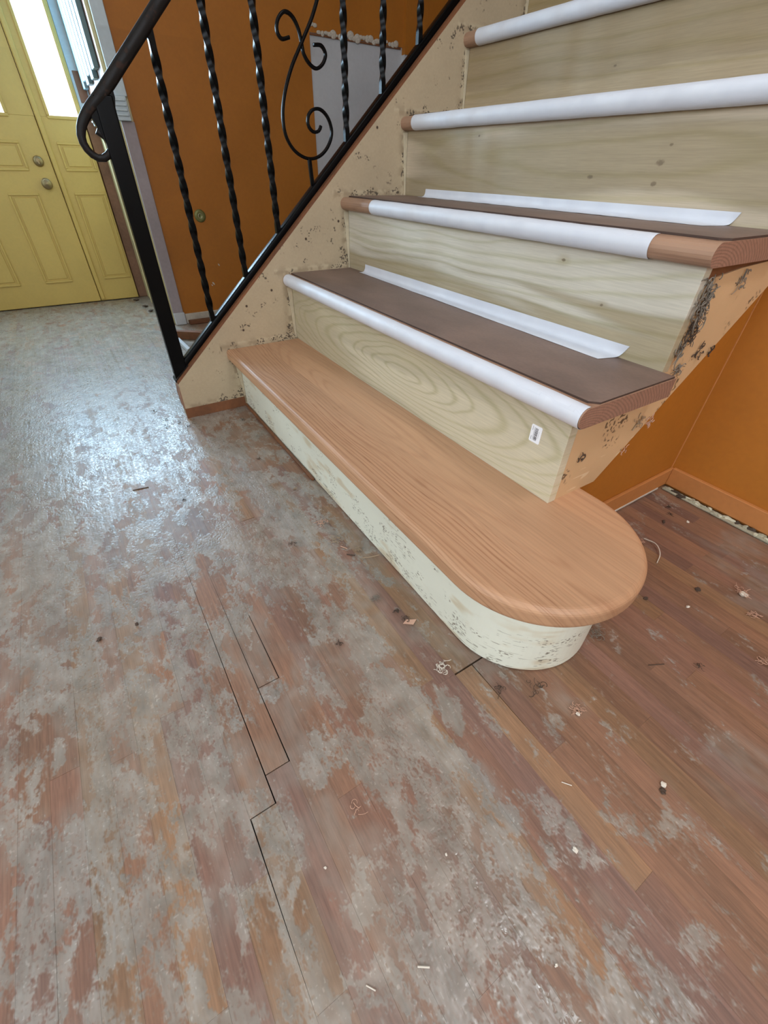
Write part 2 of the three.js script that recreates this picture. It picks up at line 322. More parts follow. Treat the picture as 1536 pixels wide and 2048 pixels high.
// short return wall between the orange wall and the front doors, with its old door casing
const ret = structure('wall_hall', 'short cream return wall beside the yellow front doors', 'wall');
part('wall_core', uvPlanar(box(-1.785, -1.075, 0, H, -0.12, 0.0)), M.creamTrim, ret);
const pil = structure('trim_1', 'pale fluted casing beside the front doors, paint worn to brown wood', 'casing');
part('back_board', uvPlanar(box(-1.768, -1.115, 0.83, H, 0.0, 0.006)), M.darkWood, pil);  // dark backing colour stands in for shade in the grooves between reeds
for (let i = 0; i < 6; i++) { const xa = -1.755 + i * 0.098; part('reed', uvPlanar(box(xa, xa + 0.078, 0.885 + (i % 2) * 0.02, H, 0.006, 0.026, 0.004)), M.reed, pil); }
part('lower_board', uvPlanar(box(-1.768, -1.13, 0, 0.75, 0.0, 0.014, 0.003)), M.creamTrim, pil);
part('worn_patch', uvPlanar(box(-1.70, -1.56, 0.14, 0.29, 0.0, 0.0145)), M.bareBrown, pil);
part('inner_bead', uvPlanar(box(-1.60, -1.575, 0, 0.75, 0.012, 0.024, 0.005)), M.creamTrim, pil);
part('edge_bead', uvPlanar(box(-1.11, -1.082, 0, H, -0.002, 0.012, 0.005)), M.creamTrim, pil);
function ribbedBlock(cx, cy, cz, wx, wy, wz, face, parent) {
  const b = part('ribbed_block', uvPlanar(box(cx - wx / 2, cx + wx / 2, cy - wy / 2, cy + wy / 2, cz - wz / 2, cz + wz / 2, 0.003)), M.blueWhite, parent);
  for (let i = 0; i < 4; i++) {
    const y = cy + wy * (0.34 - i * 0.2);
    part('rib', uvPlanar(face === 'x' ? box(cx, cx + wx / 2 + 0.006, y - 0.004, y + 0.004, cz - wz * 0.42, cz + wz * 0.42, 0.003) : box(cx - wx * 0.42, cx + wx * 0.42, y - 0.004, y + 0.004, cz, cz + wz / 2 + 0.006, 0.003)), M.blueWhite, b);
  }
}
ribbedBlock(-1.66, 0.79, 0.014, 0.16, 0.066, 0.03, 'z', pil);
const post = structure('trim_2', 'pale corner board, lower part tinted lilac for light falloff, with a ribbed block at the end of the orange wall', 'trim');
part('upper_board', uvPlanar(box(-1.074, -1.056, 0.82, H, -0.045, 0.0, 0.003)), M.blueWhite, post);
part('lower_board', uvPlanar(box(-1.074, -1.058, 0.052, 0.75, -0.047, 0.0, 0.003)), M.lilac, post);  // lilac below blue-white: the daylight fading down the board, put into colour
ribbedBlock(-1.055, 0.785, -0.008, 0.03, 0.07, 0.056, 'x', post);
part('torn_foot', uvPlanar(box(-1.072, -1.05, 0, 0.055, -0.05, 0.0, 0.004)), M.white, post);

// wall of the front doors
const doorWall = structure('wall_entry', 'end wall of the hall around the yellow front doors', 'wall');
part('wall_above', uvPlanar(box(-1.95, -1.785, 1.5, H, -0.12, 0.98)), M.roomWall, doorWall);
part('wall_beside', uvPlanar(box(-1.95, -1.785, 0, H, 0.98, 2.75)), M.roomWall, doorWall);
part('wall_beside', uvPlanar(box(-1.95, -1.785, 0, H, -0.25, 0.012)), M.creamTrim, doorWall);
const casing = structure('trim_3', 'worn upright casing at the hinge side of the yellow doors', 'casing');
part('upper_casing', uvPlanar(box(-1.785, -1.764, 0.80, 1.56, 0.0, 0.062, 0.003)), M.blueWhite, casing);
part('lower_casing', uvPlanar(box(-1.785, -1.768, 0, 0.80, 0.0, 0.058, 0.003)), M.bareBrown, casing);
part('bare_wood_patch', uvPlanar(box(-1.772, -1.7625, 0.84, 0.95, 0.012, 0.05, 0.002)), M.bareBrown, casing);

part('added_door_stop', uvPlanar(box(-1.83, -1.786, 0, 1.56, -0.02, 0.075)), M.darkWood, casing);  // dark strips added behind the leaves to stop sky light leaking past
part('added_door_stop', uvPlanar(box(-1.83, -1.786, 0, 1.56, 0.962, 1.0)), M.darkWood, casing);
part('added_door_stop', uvPlanar(box(-1.83, -1.786, 1.485, 1.56, 0.0, 1.0)), M.darkWood, casing);
part('seam_backing', uvPlanar(box(-1.81, -1.7905, 0, 1.495, 0.24, 0.28)), M.darkWood, casing);  // backing added behind the meeting leaves so the seam stays dark
part('threshold', uvPlanar(box(-1.83, -1.7905, -0.012, 0.012, 0.0, 1.0)), M.darkWood, casing);
const brass = std({ color: new THREE.Color().setRGB(0.33, 0.25, 0.14), roughness: 0.35, metalness: 0.9 });
const glow = std({ color: 0xffffff, roughness: 0.6, emissive: new THREE.Color().setRGB(0.95, 1.0, 1.05), emissiveIntensity: 1.6 });
function leaf(name, label, z0, z1, cols, open) {
  const d = structure(name, label, 'door'), X = -1.75;
  // slab is built as rails and stiles so that the lites are real openings
  const yl0 = 0.785, yl1 = 1.395;
  part('lower_slab', uvPlanar(box(X - 0.04, X, 0.004, yl0, z0, z1, 0.002)), M.yellow, d);
  part('top_rail', uvPlanar(box(X - 0.04, X, yl1, 1.495, z0, z1, 0.002)), M.yellow, d);
  let zc = z0;
  for (const [a, b] of [...cols].sort((p, q) => p[0] - q[0])) { part('stile', uvPlanar(box(X - 0.04, X, yl0, yl1, zc, a)), M.yellow, d); zc = b; }
  part('stile', uvPlanar(box(X - 0.04, X, yl0, yl1, zc, z1)), M.yellow, d);
  const frame = (name2, a, b, y0, y1, w, proud, mat) => {
    const mb = [[a, b, y0, y0 + w], [a, b, y1 - w, y1], [a, a + w, y0 + w, y1 - w], [b - w, b, y0 + w, y1 - w]].map(([za, zb, ya, yb]) => box(X - 0.002, X + proud, ya, yb, za, zb, proud * 0.45));
    return part(name2, uvPlanar(mergeGeometries(mb)), mat, d);
  };
  for (const [a, b] of cols) {
    part('frosted_pane', uvPlanar(box(X - 0.024, X - 0.018, yl0, yl1, a, b)), glow, d);
    frame('lite_moulding', a - 0.008, b + 0.008, yl0 - 0.008, yl1 + 0.008, 0.012, 0.006, M.yellow);
    for (const [y0, y1] of [[0.585, 0.695], [0.11, 0.50]]) {
      frame('panel_moulding', a - 0.006, b + 0.006, y0, y1, 0.010, 0.006, M.yellow);
      const fld = part('raised_panel', uvPlanar(box(X - 0.004, X + 0.004, y0 + 0.018, y1 - 0.018, a + 0.012, b - 0.012, 0.003)), M.yellow, d);
    }
  }
  if (open) for (const [y, nm] of [[0.622, 'deadbolt'], [0.536, 'door_knob']]) {
    const pts = nm === 'door_knob' ? [[0.0001, 0.0], [0.023, 0.0], [0.023, 0.004], [0.010, 0.008], [0.009, 0.02], [0.017, 0.026], [0.021, 0.034], [0.018, 0.043], [0.0001, 0.047]] : [[0.0001, 0], [0.021, 0], [0.021, 0.008], [0.016, 0.015], [0.006, 0.017], [0.0001, 0.017]];
    const g = new THREE.LatheGeometry(pts.map(([a, b]) => new THREE.Vector2(a, b)), 28); g.rotateZ(-Math.PI / 2); g.translate(X, y, 0.312);
    const k = part(nm, g, brass, d);
    if (nm === 'deadbolt') part('thumb_turn', box(X + 0.014, X + 0.024, y - 0.012, y + 0.012, 0.309, 0.315, 0.002), brass, k);
  }
  return d;
}
leaf('door_1', 'yellow panelled front door leaf with brass knob and deadbolt', 0.262, 0.97, [[0.368, 0.482], [0.604, 0.718]], true);
const leaf2 = leaf('door_2', 'narrow yellow panelled door leaf with a frosted pane and no knob', 0.064, 0.2595, [[0.078, 0.204]], false);
part('meeting_bead', uvPlanar(box(-1.752, -1.741, 0.01, 1.49, 0.238, 0.258, 0.005)), M.yellow, leaf2);

// walls at the foot of the stair on the right: under the flight and the one that meets it
const wallUnder = structure('wall_under_stair', 'orange painted wall closing the space beneath the flight', 'wall');
{
  const pts = [[-0.764, 0], [-0.20, 0], [-0.20, 0.155], [-0.30, 0.16], [-0.764, 0.165 + slope * 0.464]];
  part('painted_face', uvPlanar(alongX(pts, 0.97, 1.0)), M.orange, wallUnder);
}
const wallBack = structure('wall_back', 'orange painted wall meeting the space under the stair', 'wall');
part('painted_face', uvPlanar(box(1.058, 3.05, 0, H, -0.90, -0.763)), M.orange, wallBack);
part('painted_face', uvPlanar(box(1.0, 1.058, 0, 0.56, -0.90, -0.763)), M.orange, wallBack);
structure('wall_stairside', 'orange wall along the upper part of the flight', 'wall', uvPlanar(box(1.07, 1.10, 0, H, -2.3, -0.90)), M.orange);
part('cracked_paint_seam', uvPlanar(box(0.9995, 1.0022, 0.05, 0.5, -0.7635, -0.7605, 0.001)), M.orangeTrim, wallBack);
const baseR = structure('baseboard_right', 'thin orange painted baseboard along the wall by the stair', 'baseboard');
part('board', uvPlanar(box(1.008, 2.9, 0.008, 0.055, -0.763, -0.752, 0.002)), M.orangeTrim, baseR);
const baseU = structure('baseboard_under', 'faded orange baseboard on the wall beneath the flight', 'baseboard');
part('board', uvPlanar(box(1.0, 1.008, 0.006, 0.052, -0.763, -0.285, 0.002)), M.orangeTrim, baseU);
part('paint_ridge', uvPlanar(box(1.004, 1.0095, 0.003, 0.009, -0.72, -0.3, 0.002)), M.plaster, baseU);
structure('wall_stairwell', 'orange wall at the head of the stairwell', 'wall', uvPlanar(box(-1.2, 1.1, 0, H, -2.35, -2.2)), M.orange);

structure('wall_hall_blocker', 'unseen plain wall added to keep window light out of the entry hall', 'wall', uvPlanar(box(-1.785, 0.42, 0, H, 1.04, 1.14)), M.roomWall);  // added out of view to block living room window light from the hall

// living room walls with windows behind and beside the camera
const wallFront = structure('wall_front', 'plain wall with a window behind the viewpoint', 'wall');
for (const [a, b, c, d] of [[-1.95, 0.65, 0, H], [2.35, 3.05, 0, H], [0.65, 2.35, 0, 0.85], [0.65, 2.35, 2.05, H]]) part('wall_piece', uvPlanar(box(a, b, c, d, 2.6, 2.75)), M.roomWall, wallFront);
const wallSide = structure('wall_right', 'plain side wall with a window', 'wall');
for (const [a, b, c, d] of [[-0.9, -0.175, 0, H], [1.275, 2.6, 0, H], [-0.175, 1.275, 0, 0.85], [-0.175, 1.275, 2.05, H]]) part('wall_piece', uvPlanar(box(2.9, 3.05, c, d, a, b)), M.roomWall, wallSide);
const glass = new THREE.MeshPhysicalMaterial({ color: 0xffffff, roughness: 0.02, transmission: 1, thickness: 0, ior: 1.45 });
const win1 = structure('window_1', 'white framed double window behind the viewpoint', 'window');
for (const x of [0.65, 1.475, 2.30]) part('frame_post', box(x, x + 0.05, 0.85, 2.05, 2.63, 2.69, 0.004), M.white, win1);
for (const y of [0.85, 2.0]) part('frame_rail', box(0.65, 2.35, y, y + 0.05, 2.63, 2.69, 0.004), M.white, win1);
for (let i = 0; i < 2; i++) part('pane', box(0.70 + i * 0.825, 1.475 + i * 0.825, 0.9, 2.0, 2.658, 2.662), glass, win1);
const win2 = structure('window_2', 'white framed side window', 'window');
for (const z of [-0.175, 0.525, 1.225]) part('frame_post', box(2.93, 2.99, 0.85, 2.05, z, z + 0.05, 0.004), M.white, win2);
for (const y of [0.85, 2.0]) part('frame_rail', box(2.93, 2.99, y, y + 0.05, -0.175, 1.275, 0.004), M.white, win2);
for (let i = 0; i < 2; i++) part('pane', box(2.958, 2.962, 0.9, 2.0, -0.125 + i * 0.7, 0.525 + i * 0.7), glass, win2);
// flush ceiling lamp over the foot of the stair; its sheen lies on the floor
{
  const t = thing('ceiling_lamp', 'round white flush lamp on the ceiling by the stair foot', 'lamp');
  const lx = 1.78, lz = -0.32;
  const rim = new THREE.LatheGeometry([[0.0001, 0], [0.175, 0], [0.18, -0.012], [0.165, -0.03], [0.155, -0.03]].map(([a, b]) => new THREE.Vector2(a, b)), 40); rim.translate(lx, H, lz);
  part('rim', rim, M.white, t);
  const dif = new THREE.LatheGeometry([[0.0001, -0.045], [0.08, -0.043], [0.13, -0.037], [0.156, -0.028]].map(([a, b]) => new THREE.Vector2(a, b)), 40); dif.translate(lx, H, lz);
  part('diffuser', dif, std({ color: 0xffffff, roughness: 0.6, emissive: new THREE.Color().setRGB(1.0, 0.97, 0.92), emissiveIntensity: 3 }), t);
  const l = new THREE.RectAreaLight(new THREE.Color().setRGB(0.96, 1.0, 1.05), 60, 0.27, 0.27); l.name = 'lamp_light'; l.position.set(lx, H - 0.05, lz); l.lookAt(lx, 0, lz); scene.add(l);
}

// ------------------------------------------------------------------ woods and paints of the stair
function poplar(seed, o) {                          // planed poplar: cream and olive bands, fine wavy growth lines
  const map = dataTex(1280, 224, (u, v, out) => {
    const x = u * 1.05, y = v * 0.185;
    const wob = (fbm(x * 1.7, y * 6, seed, 3) - 0.5) * o.wave, wob2 = (fbm(x * 6, y * 14, seed + 3, 3) - 0.5) * 0.012;
    const dx = (x - o.xc) * o.squash, dy = y - o.yc + wob;
    const q0 = Math.sqrt(dx * dx + dy * dy + 0.00002) + wob2, q = q0 + 0.012 * (vn(q0 * 70, x * 2, seed + 31) - 0.5);
    const ln = Math.pow(0.5 + 0.5 * Math.sin(q * o.freq * 6.283 + 3 * fbm(x * 3, y * 10, seed + 5, 2)), 5);
    const bf = fbm(x * 1.1 + 4, (y + wob * 1.4) * 10, seed + 8, 3) + o.bias * (y / 0.185 - 0.5), band = sst(0.5 - o.edge, 0.5 + o.edge, bf), rim = Math.exp(-Math.pow((bf - 0.5) / (o.edge * 0.7), 2));
    const fib = vn(x * 14, y * 900, seed + 11) - 0.5, fib2 = vn(x * 60, y * 1600, seed + 12) - 0.5;
    let c = mix3(o.pale, o.olive, band);
    const d = 1 - 0.05 * rim - o.line * ln * (0.4 + 0.9 * fbm(x * 4, y * 20, seed + 15, 2)) + 0.06 * fib + 0.05 * fib2 + 0.06 * (fbm(x * 5, y * 8, seed + 16, 2) - 0.5);
    for (const [kx, ky, kr] of o.knots || []) {       // pin knots with a dusky halo
      const ex = (x - kx) * 0.6, ey = y - ky, e = Math.sqrt(ex * ex + ey * ey) / kr, f = 1 - sst(0.6, 1.3, e + 0.5 * (vn(x * 300, y * 300, seed + 20) - 0.5)), hl = 1 - sst(1, 6, e);
      c = mix3(c, [78, 62, 46], 0.8 * f); c = mix3(c, o.olive, 0.45 * hl);
    }
    out[0] = c[0] * d; out[1] = c[1] * d; out[2] = c[2] * (d - 0.05 * ln);
  }, true);
  return std({ map, roughness: 0.55 });
}
const PALE = [196, 180, 146], OLIVE = [164, 146, 108];
M.riser = {
  2: poplar(301, { xc: 0.60, yc: 0.07, squash: 0.17, freq: 95, wave: 0.10, bias: -0.15, line: 0.085, edge: 0.1, pale: [204, 194, 168], olive: [188, 177, 149] }),
  3: poplar(317, { xc: 0.2, yc: 0.28, squash: 0.16, freq: 42, wave: 0.09, bias: -0.9, line: 0.08, edge: 0.05, pale: [200, 193, 177], olive: [168, 154, 126], knots: [[0.80, 0.13, 0.0022], [0.90, 0.075, 0.0018]] }),
  4: poplar(331, { xc: 0.7, yc: 0.10, squash: 0.10, freq: 34, wave: 0.06, bias: 0.1, line: 0.07, edge: 0.07, pale: [192, 176, 152], olive: [162, 146, 118], knots: [[0.66, 0.062, 0.0035], [0.80, 0.085, 0.0045], [0.80, 0.055, 0.0035], [0.31, 0.135, 0.0024], [0.81, 0.11, 0.002]] }),
  5: poplar(347, { xc: 0.5, yc: 0.3, squash: 0.08, freq: 28, wave: 0.05, bias: 0.3, line: 0.06, edge: 0.1, pale: [172, 153, 122], olive: [156, 137, 106], knots: [[0.5, 0.07, 0.002]] }),
  6: poplar(359, { xc: 0.5, yc: 0.2, squash: 0.08, freq: 28, wave: 0.05, bias: 0.2, line: 0.06, edge: 0.1, pale: [174, 154, 118], olive: [156, 136, 100] }),
};
function oak(seed, base, dark, w, h, lx, lz, staves) {       // red oak: long growth lines, cathedral arches, open pores
  const map = dataTex(w, h, (u, v, out) => {
    const x = u * lx, z = v * lz; let s = 0; while (s < staves.length && z > staves[s][0]) s++;
    const st = staves[Math.min(s, staves.length - 1)], sd = seed + s * 29;
    const wob = (fbm(x * 2.2, z * 5, sd, 3) - 0.5) * 0.05, dx = (x - st[1]) * st[3], dz = z - st[2] + wob;
    const q0 = Math.sqrt(dx * dx + dz * dz) + 0.005 * (fbm(x * 9, z * 60, sd + 2, 2) - 0.5), q = q0 + 0.018 * (vn(q0 * 60, x * 1.5, sd + 31) - 0.5);
    const ln = Math.pow(0.5 + 0.5 * Math.sin(q * st[4] * 6.283), 4);
    const pore = sst(0.62, 0.85, vn(x * 26, z * 850, sd + 4)) * (0.35 + 0.65 * ln) , fib = vn(x * 10, z * 500, sd + 5) - 0.5;
    const big = fbm(x * 3, z * 12, sd + 7, 3) - 0.5;
    const c = mix3(base, dark, Math.min(1, st[5] * (0.6 * ln * Math.max(0, 2.2 * fbm(x * 3, z * 14, sd + 9, 2) - 0.45) + 0.6 * pore)));
    const t = st[6] * (1 + 0.07 * fib + 0.10 * big);
    out[0] = c[0] * t; out[1] = c[1] * t; out[2] = c[2] * t;
  }, true);
  return map;
}
// starter tread: staves from back to front (far edge z, arch centre x, arch centre z, squash, lines per metre, strength, tone)
const starterMap = oak(401, [184, 142, 108], [146, 100, 71], 2048, 560, 1.26, 0.34, [[0.085, 0.3, 0.2, 0.03, 60, 0.22, 1.03], [0.22, 0.55, 0.18, 0.12, 70, 0.36, 1.0], [0.40, 0.4, 0.12, 0.06, 120, 0.75, 0.985]]);
M.starter = std({ map: starterMap, roughness: 0.48 });
M.tread = std({ map: oak(431, [166, 130, 105], [130, 96, 76], 1024, 256, 1.1, 0.25, [[0.12, 0.4, 0.1, 0.05, 70, 1, 1], [0.4, 0.8, 0.2, 0.06, 70, 1, 0.97]]), roughness: 0.5 });
M.endGrain = std({
  map: dataTex(512, 128, (u, v, o) => {
    const z = u * 0.26, y = v * 0.04, q = Math.hypot((z - 0.215) * 0.55, y + 0.012) + 0.002 * fbm(z * 40, y * 60, 441, 2), ln = Math.pow(0.5 + 0.5 * Math.sin(q * 260 * 6.283), 2), f = vn(z * 600, y * 300, 443) - 0.5;
    const t = 1 - 0.14 * ln + 0.1 * f; o[0] = 148 * t; o[1] = 110 * t; o[2] = 91 * t;
  }, true), roughness: 0.65,
});
M.cover = (() => {
  const map = dataTex(512, 256, (u, v, o) => { const n = fbm(u * 9, v * 4, 451, 4) - 0.5, f = vn(u * 260, v * 90, 453) - 0.5, t = 1 + 0.30 * n + 0.07 * f; o[0] = 116 * t; o[1] = 95 * t; o[2] = 85 * t; }, true);
  return std({ map, roughness: 0.5 });
})();
M.coverEdge = std({ color: new THREE.Color(0x46342b), roughness: 0.8 });
M.tape = std({ map: dataTex(256, 256, (u, v, o) => { const n = fbm(u * 30, v * 30, 461, 3) - 0.5; o[0] = 211 + 16 * n; o[1] = 213 + 16 * n; o[2] = 220 + 14 * n; }, true), roughness: 0.5, bumpMap: grit, bumpScale: 0.0003 });

// cream paint of the closed stringer: old carpet and caulk lines by each step, specks, nail holes
const SX0 = -1.4, SX1 = 0.2, SY1 = 1.55;
M.stringer = (() => {
  const holes = [[0.335, -0.135], [0.30, -0.052], [0.715, -0.505], [0.46, -0.26], [0.235, -0.03], [0.50, -0.37]], w = 1536, h = 1488;
  const col = new Uint8Array(w * h * 4), bmp = new Uint8Array(w * h * 4);
  for (let j = 0; j < h; j++) for (let i = 0; i < w; i++) {
    const z = lerp(SX0, SX1, (i + 0.5) / w), y = lerp(0, SY1, (j + 0.5) / h);
    let c = [175, 157, 129]; const n = fbm(z * 8, y * 8, 471, 4) - 0.5; const t = 1 + 0.10 * n + 0.03 * (vn(z * 300, y * 300, 472) - 0.5); c = [c[0] * t, c[1] * t, c[2] * t];
    let ridge = 0, dirt = 0;
    for (let k = 1; k <= 7; k++) {                   // where each old tread and riser met the board
      const zr = riserZ(k), yt = topY(k), yb = k === 1 ? 0.03 : topY(k - 1), wv = 0.004 * (fbm(z * 20, y * 20, 473, 2) - 0.5);
      const dz = z - (zr + 0.013) + wv, dy = y - (yt + 0.012) + wv;
      if (y > yb && y < yt - 0.03) { ridge = Math.max(ridge, Math.exp(-dz * dz / 0.00003)); dirt = Math.max(dirt, Math.exp(-(dz - 0.001) * (dz - 0.001) / 0.00016)); }
      if (z < zr + 0.05 && z > riserZ(k + 1) - 0.005) { ridge = Math.max(ridge, 0.8 * Math.exp(-dy * dy / 0.00002)); dirt = Math.max(dirt, 0.8 * Math.exp(-(dy + 0.003) * (dy + 0.003) / 0.00012)); }
    }
    dirt = Math.max(dirt, 0.9 * (1 - sst(0.03, 0.055, y)));
    const sp = sst(0.70 - 0.14 * dirt, 0.78 - 0.12 * dirt, vn(z * 300, y * 300, 474)) * sst(0.60, 0.74, fbm(z * 40, y * 40, 475, 2) + 0.26 * dirt - 0.07);
    const smear = dirt * sst(0.42, 0.68, fbm(z * 60, y * 60, 476, 3));
    c = mix3(c, [196, 182, 152], 0.5 * ridge); c = mix3(c, [128, 110, 86], 0.55 * smear); c = mix3(c, [64, 54, 44], 0.75 * sp);
    for (const [hy, hz] of holes) { const d = Math.hypot(z - hz, y - hy); if (d < 0.006) c = mix3([58, 42, 30], c, sst(0.0022, 0.0042, d)); }
    const q = (j * w + i) * 4; col[q] = c[0]; col[q + 1] = c[1]; col[q + 2] = c[2]; col[q + 3] = 255;
    bmp[q] = bmp[q + 1] = bmp[q + 2] = Math.max(0, Math.min(255, 110 + 80 * ridge + 30 * n - 50 * sp)); bmp[q + 3] = 255;
  }
  return std({ map: texOf(col, w, h, true), bumpMap: texOf(bmp, w, h), bumpScale: 0.0016, roughness: 0.55 });
})();
M.skirt = std({
  map: dataTex(768, 768, (u, v, o) => {
    const z = -1.1 + u * 0.95, y = 0.1 + v * 0.95, n = fbm(z * 10, y * 10, 481, 4) - 0.5; let c = [203, 168, 127]; const t = 1 + 0.10 * n;
    c = [c[0] * t, c[1] * t, c[2] * t];
    const near = Math.max(Math.exp(-Math.pow((z + 0.43) / 0.022, 2)) * sst(0.38, 0.40, y), Math.exp(-Math.pow((z + 0.205) / 0.012, 2)) * 0.5);   // grime left beside the risers
    const sp = sst(0.66 - 0.12 * near, 0.74 - 0.12 * near, vn(z * 260, y * 260, 483)) * sst(0.62, 0.74, fbm(z * 26, y * 26, 484, 2) + 0.3 * near);
    const sc = sst(0.80, 0.86, vn(z * 30 + y * 40, y * 210, 485)) * sst(0.6, 0.7, fbm(z * 14, y * 14, 486, 2));
    c = mix3(c, [84, 68, 52], 0.8 * sp); c = mix3(c, [226, 204, 168], 0.6 * sc);
    o[0] = c[0]; o[1] = c[1]; o[2] = c[2];
  }, true), roughness: 0.55, bumpMap: grit, bumpScale: 0.0006,
});
M.kick = std({                                       // off-white starter riser: scuffs and rubbed dirt low down
  map: dataTex(1536, 256, (u, v, o) => {
    const x = u * 1.5, y = v * 0.16, n = fbm(x * 6, y * 10, 491, 4) - 0.5; let c = [228, 230, 214]; const t = 1 + 0.06 * n; c = [c[0] * t, c[1] * t, c[2] * t];
    const low = 1 - sst(0.0, 0.09, y), far = sst(0.5, 1.15, x);
    const sp = sst(0.72 - 0.06 * low, 0.79 - 0.05 * low, vn(x * 260, y * 620, 493)) * sst(0.62, 0.76, fbm(x * 26, y * 40, 494, 3) + 0.12 * low + 0.05 * far - 0.06);
    const scr = sst(0.80, 0.88, vn(x * 70, y * 700, 495)) * sst(0.56, 0.66, fbm(x * 8, y * 12, 496, 2) + 0.1 * low);
    const tan = sst(0.56, 0.80, fbm(x * 14, y * 40, 497, 3) + 0.28 * (1 - sst(0, 0.02, y)) - 0.06);
    c = mix3(c, [186, 160, 120], 0.4 * tan); c = mix3(c, [96, 88, 74], 0.75 * sp); c = mix3(c, [120, 116, 100], 0.6 * scr);
    o[0] = c[0]; o[1] = c[1]; o[2] = c[2];
  }, true), roughness: 0.42, bumpMap: grit, bumpScale: 0.0004,
});

// ------------------------------------------------------------------ the stair
const stair = thing('staircase', 'straight wooden stair with bare oak starter step and unfinished poplar risers', 'staircase');
{
  const pts = [[0.192, 0], [0.192, stringTop(0.192)], [-1.35, stringTop(-1.35)], [-1.35, 0]];
  const sg = uvPlanar(alongX(pts, -0.05, 0), (x, y, z, a, b, c) => [(z - SX0) / (SX1 - SX0), y / SY1]);
  const s = part('stringer', sg, M.stringer, stair);
  const cap = [[0.193, stringTop(0.193)], [0.193, stringTop(0.193) + 0.009], [-1.35, stringTop(-1.35) + 0.009], [-1.35, stringTop(-1.35)]];
  part('cap_strip', uvPlanar(alongX(cap, -0.052, -0.001)), M.darkWood, s);
  part('base_strip', uvPlanar(box(-0.001, 0.003, 0.0, 0.031, 0.006, 0.194, 0.001)), M.darkWood, s);
  part('chipped_front', uvPlanar(alongX([[0.1915, 0.02], [0.1945, 0.03], [0.196, 0.07], [0.1935, 0.098], [0.1915, 0.1]], -0.05, -0.001)), M.bareBrown, s);
}
// ragged ridge of old paint and caulk left on the stringer beside each riser
M.caulk = paint([196, 183, 156], 0.25, 499, 0.7, 0.001, 256, 24);
for (let k = 1; k <= 6; k++) {
  const zr = riserZ(k), yb = k === 1 ? 0.035 : topY(k - 1) + 0.002, yt = topY(k) - THICK - 0.004, rr = rng(900 + k), pts = [[zr + 0.001, yb], [zr + 0.001, yt]];
  for (let i = 0; i <= 12; i++) { const t = i / 12; pts.push([zr + lerp(0.015, 0.005, t) + (rr() - 0.5) * 0.0026, lerp(yt, yb, t)]); }
  part('old_caulk_ridge', uvPlanar(alongX(pts, -0.001, 0.0016)), M.caulk, stair);
}
// starter tread with its half-round end
const CX = 1.078, CZ = -0.130;
function bullnose(front, rad, back) {                // outline from the stringer round the end and back
  const pts = [[-0.002, front], [CX, front]];
  for (let i = 1; i < 40; i++) { const a = Math.PI / 2 - i / 40 * Math.PI; pts.push([CX + rad * Math.cos(a), CZ + rad * Math.sin(a)]); }
  pts.push([CX, CZ - rad], [-0.002, back]);
  return pts;
}
{
  const t1 = raised(bullnose(CZ + 0.163, 0.163, CZ - 0.163).map(([x, z]) => [x, z]), R1 - 0.036, R1, 0.011, 5);
  part('starter_tread', uvPlanar(t1, (x, y, z) => [(x + 0.005) / 1.26, (z + 0.30 + (z > CZ ? 1 : -1) * 0.7 * (R1 - y)) / 0.34]), M.starter, stair);
  const k1 = raised(bullnose(0, 0.130, -0.26), 0.0025, R1 - 0.034, 0);
  const arc = (x, z) => (x <= CX ? x : CX + 0.13 * Math.max(0, Math.PI / 2 - Math.atan2(z - CZ, x - CX)));
  part('starter_riser', uvPlanar(k1, (x, y, z) => [arc(x, z) / 1.5, y / 0.16]), M.kick, stair);
  // remains of a shoe moulding on the floor along the riser
  part('shoe_moulding', uvPlanar(box(0.003, 0.52, 0.0006, 0.008, 0.002, 0.010, 0.002)), M.darkWood, stair);
}
const treadEnd = (k) => W + (k === 2 ? 0.024 : 0.012);
function noseProfile(k) {
  const zf = riserZ(k) + OVER, y1 = topY(k), r = THICK / 2, pts = [[riserZ(k + 1) - 0.002, y1 - THICK], [riserZ(k + 1) - 0.002, y1]];
  for (let i = 0; i <= 10; i++) { const a = Math.PI / 2 - i / 10 * Math.PI; pts.push([zf - r + r * Math.cos(a), y1 - r + r * Math.sin(a)]); }
  return pts;
}
for (let k = 2; k <= 7; k++) {
  const yb = topY(k - 1), rz = riserZ(k), m = M.riser[Math.min(k, 6)];
  const rg = uvPlanar(box(0.0005, W, yb, topY(k) - THICK, rz - 0.018, rz, 0.0008), (x, y, z) => [x / 1.05, (y - yb) / 0.185]);
  part('riser_board', rg, m, stair);
  if (k > 6) break;
  const tg = uvPlanar(alongX(noseProfile(k), -0.003, treadEnd(k)), (x, y, z, a, b, c) => (a > 0.9 ? [(z - riserZ(k + 1)) / 0.26, (y - topY(k) + 0.036) / 0.04] : [x / 1.1, (z - riserZ(k + 1) + (y - topY(k)) * 0.7) / 0.25]));
  part('tread', tg, [M.endGrain, M.tread], stair);
}
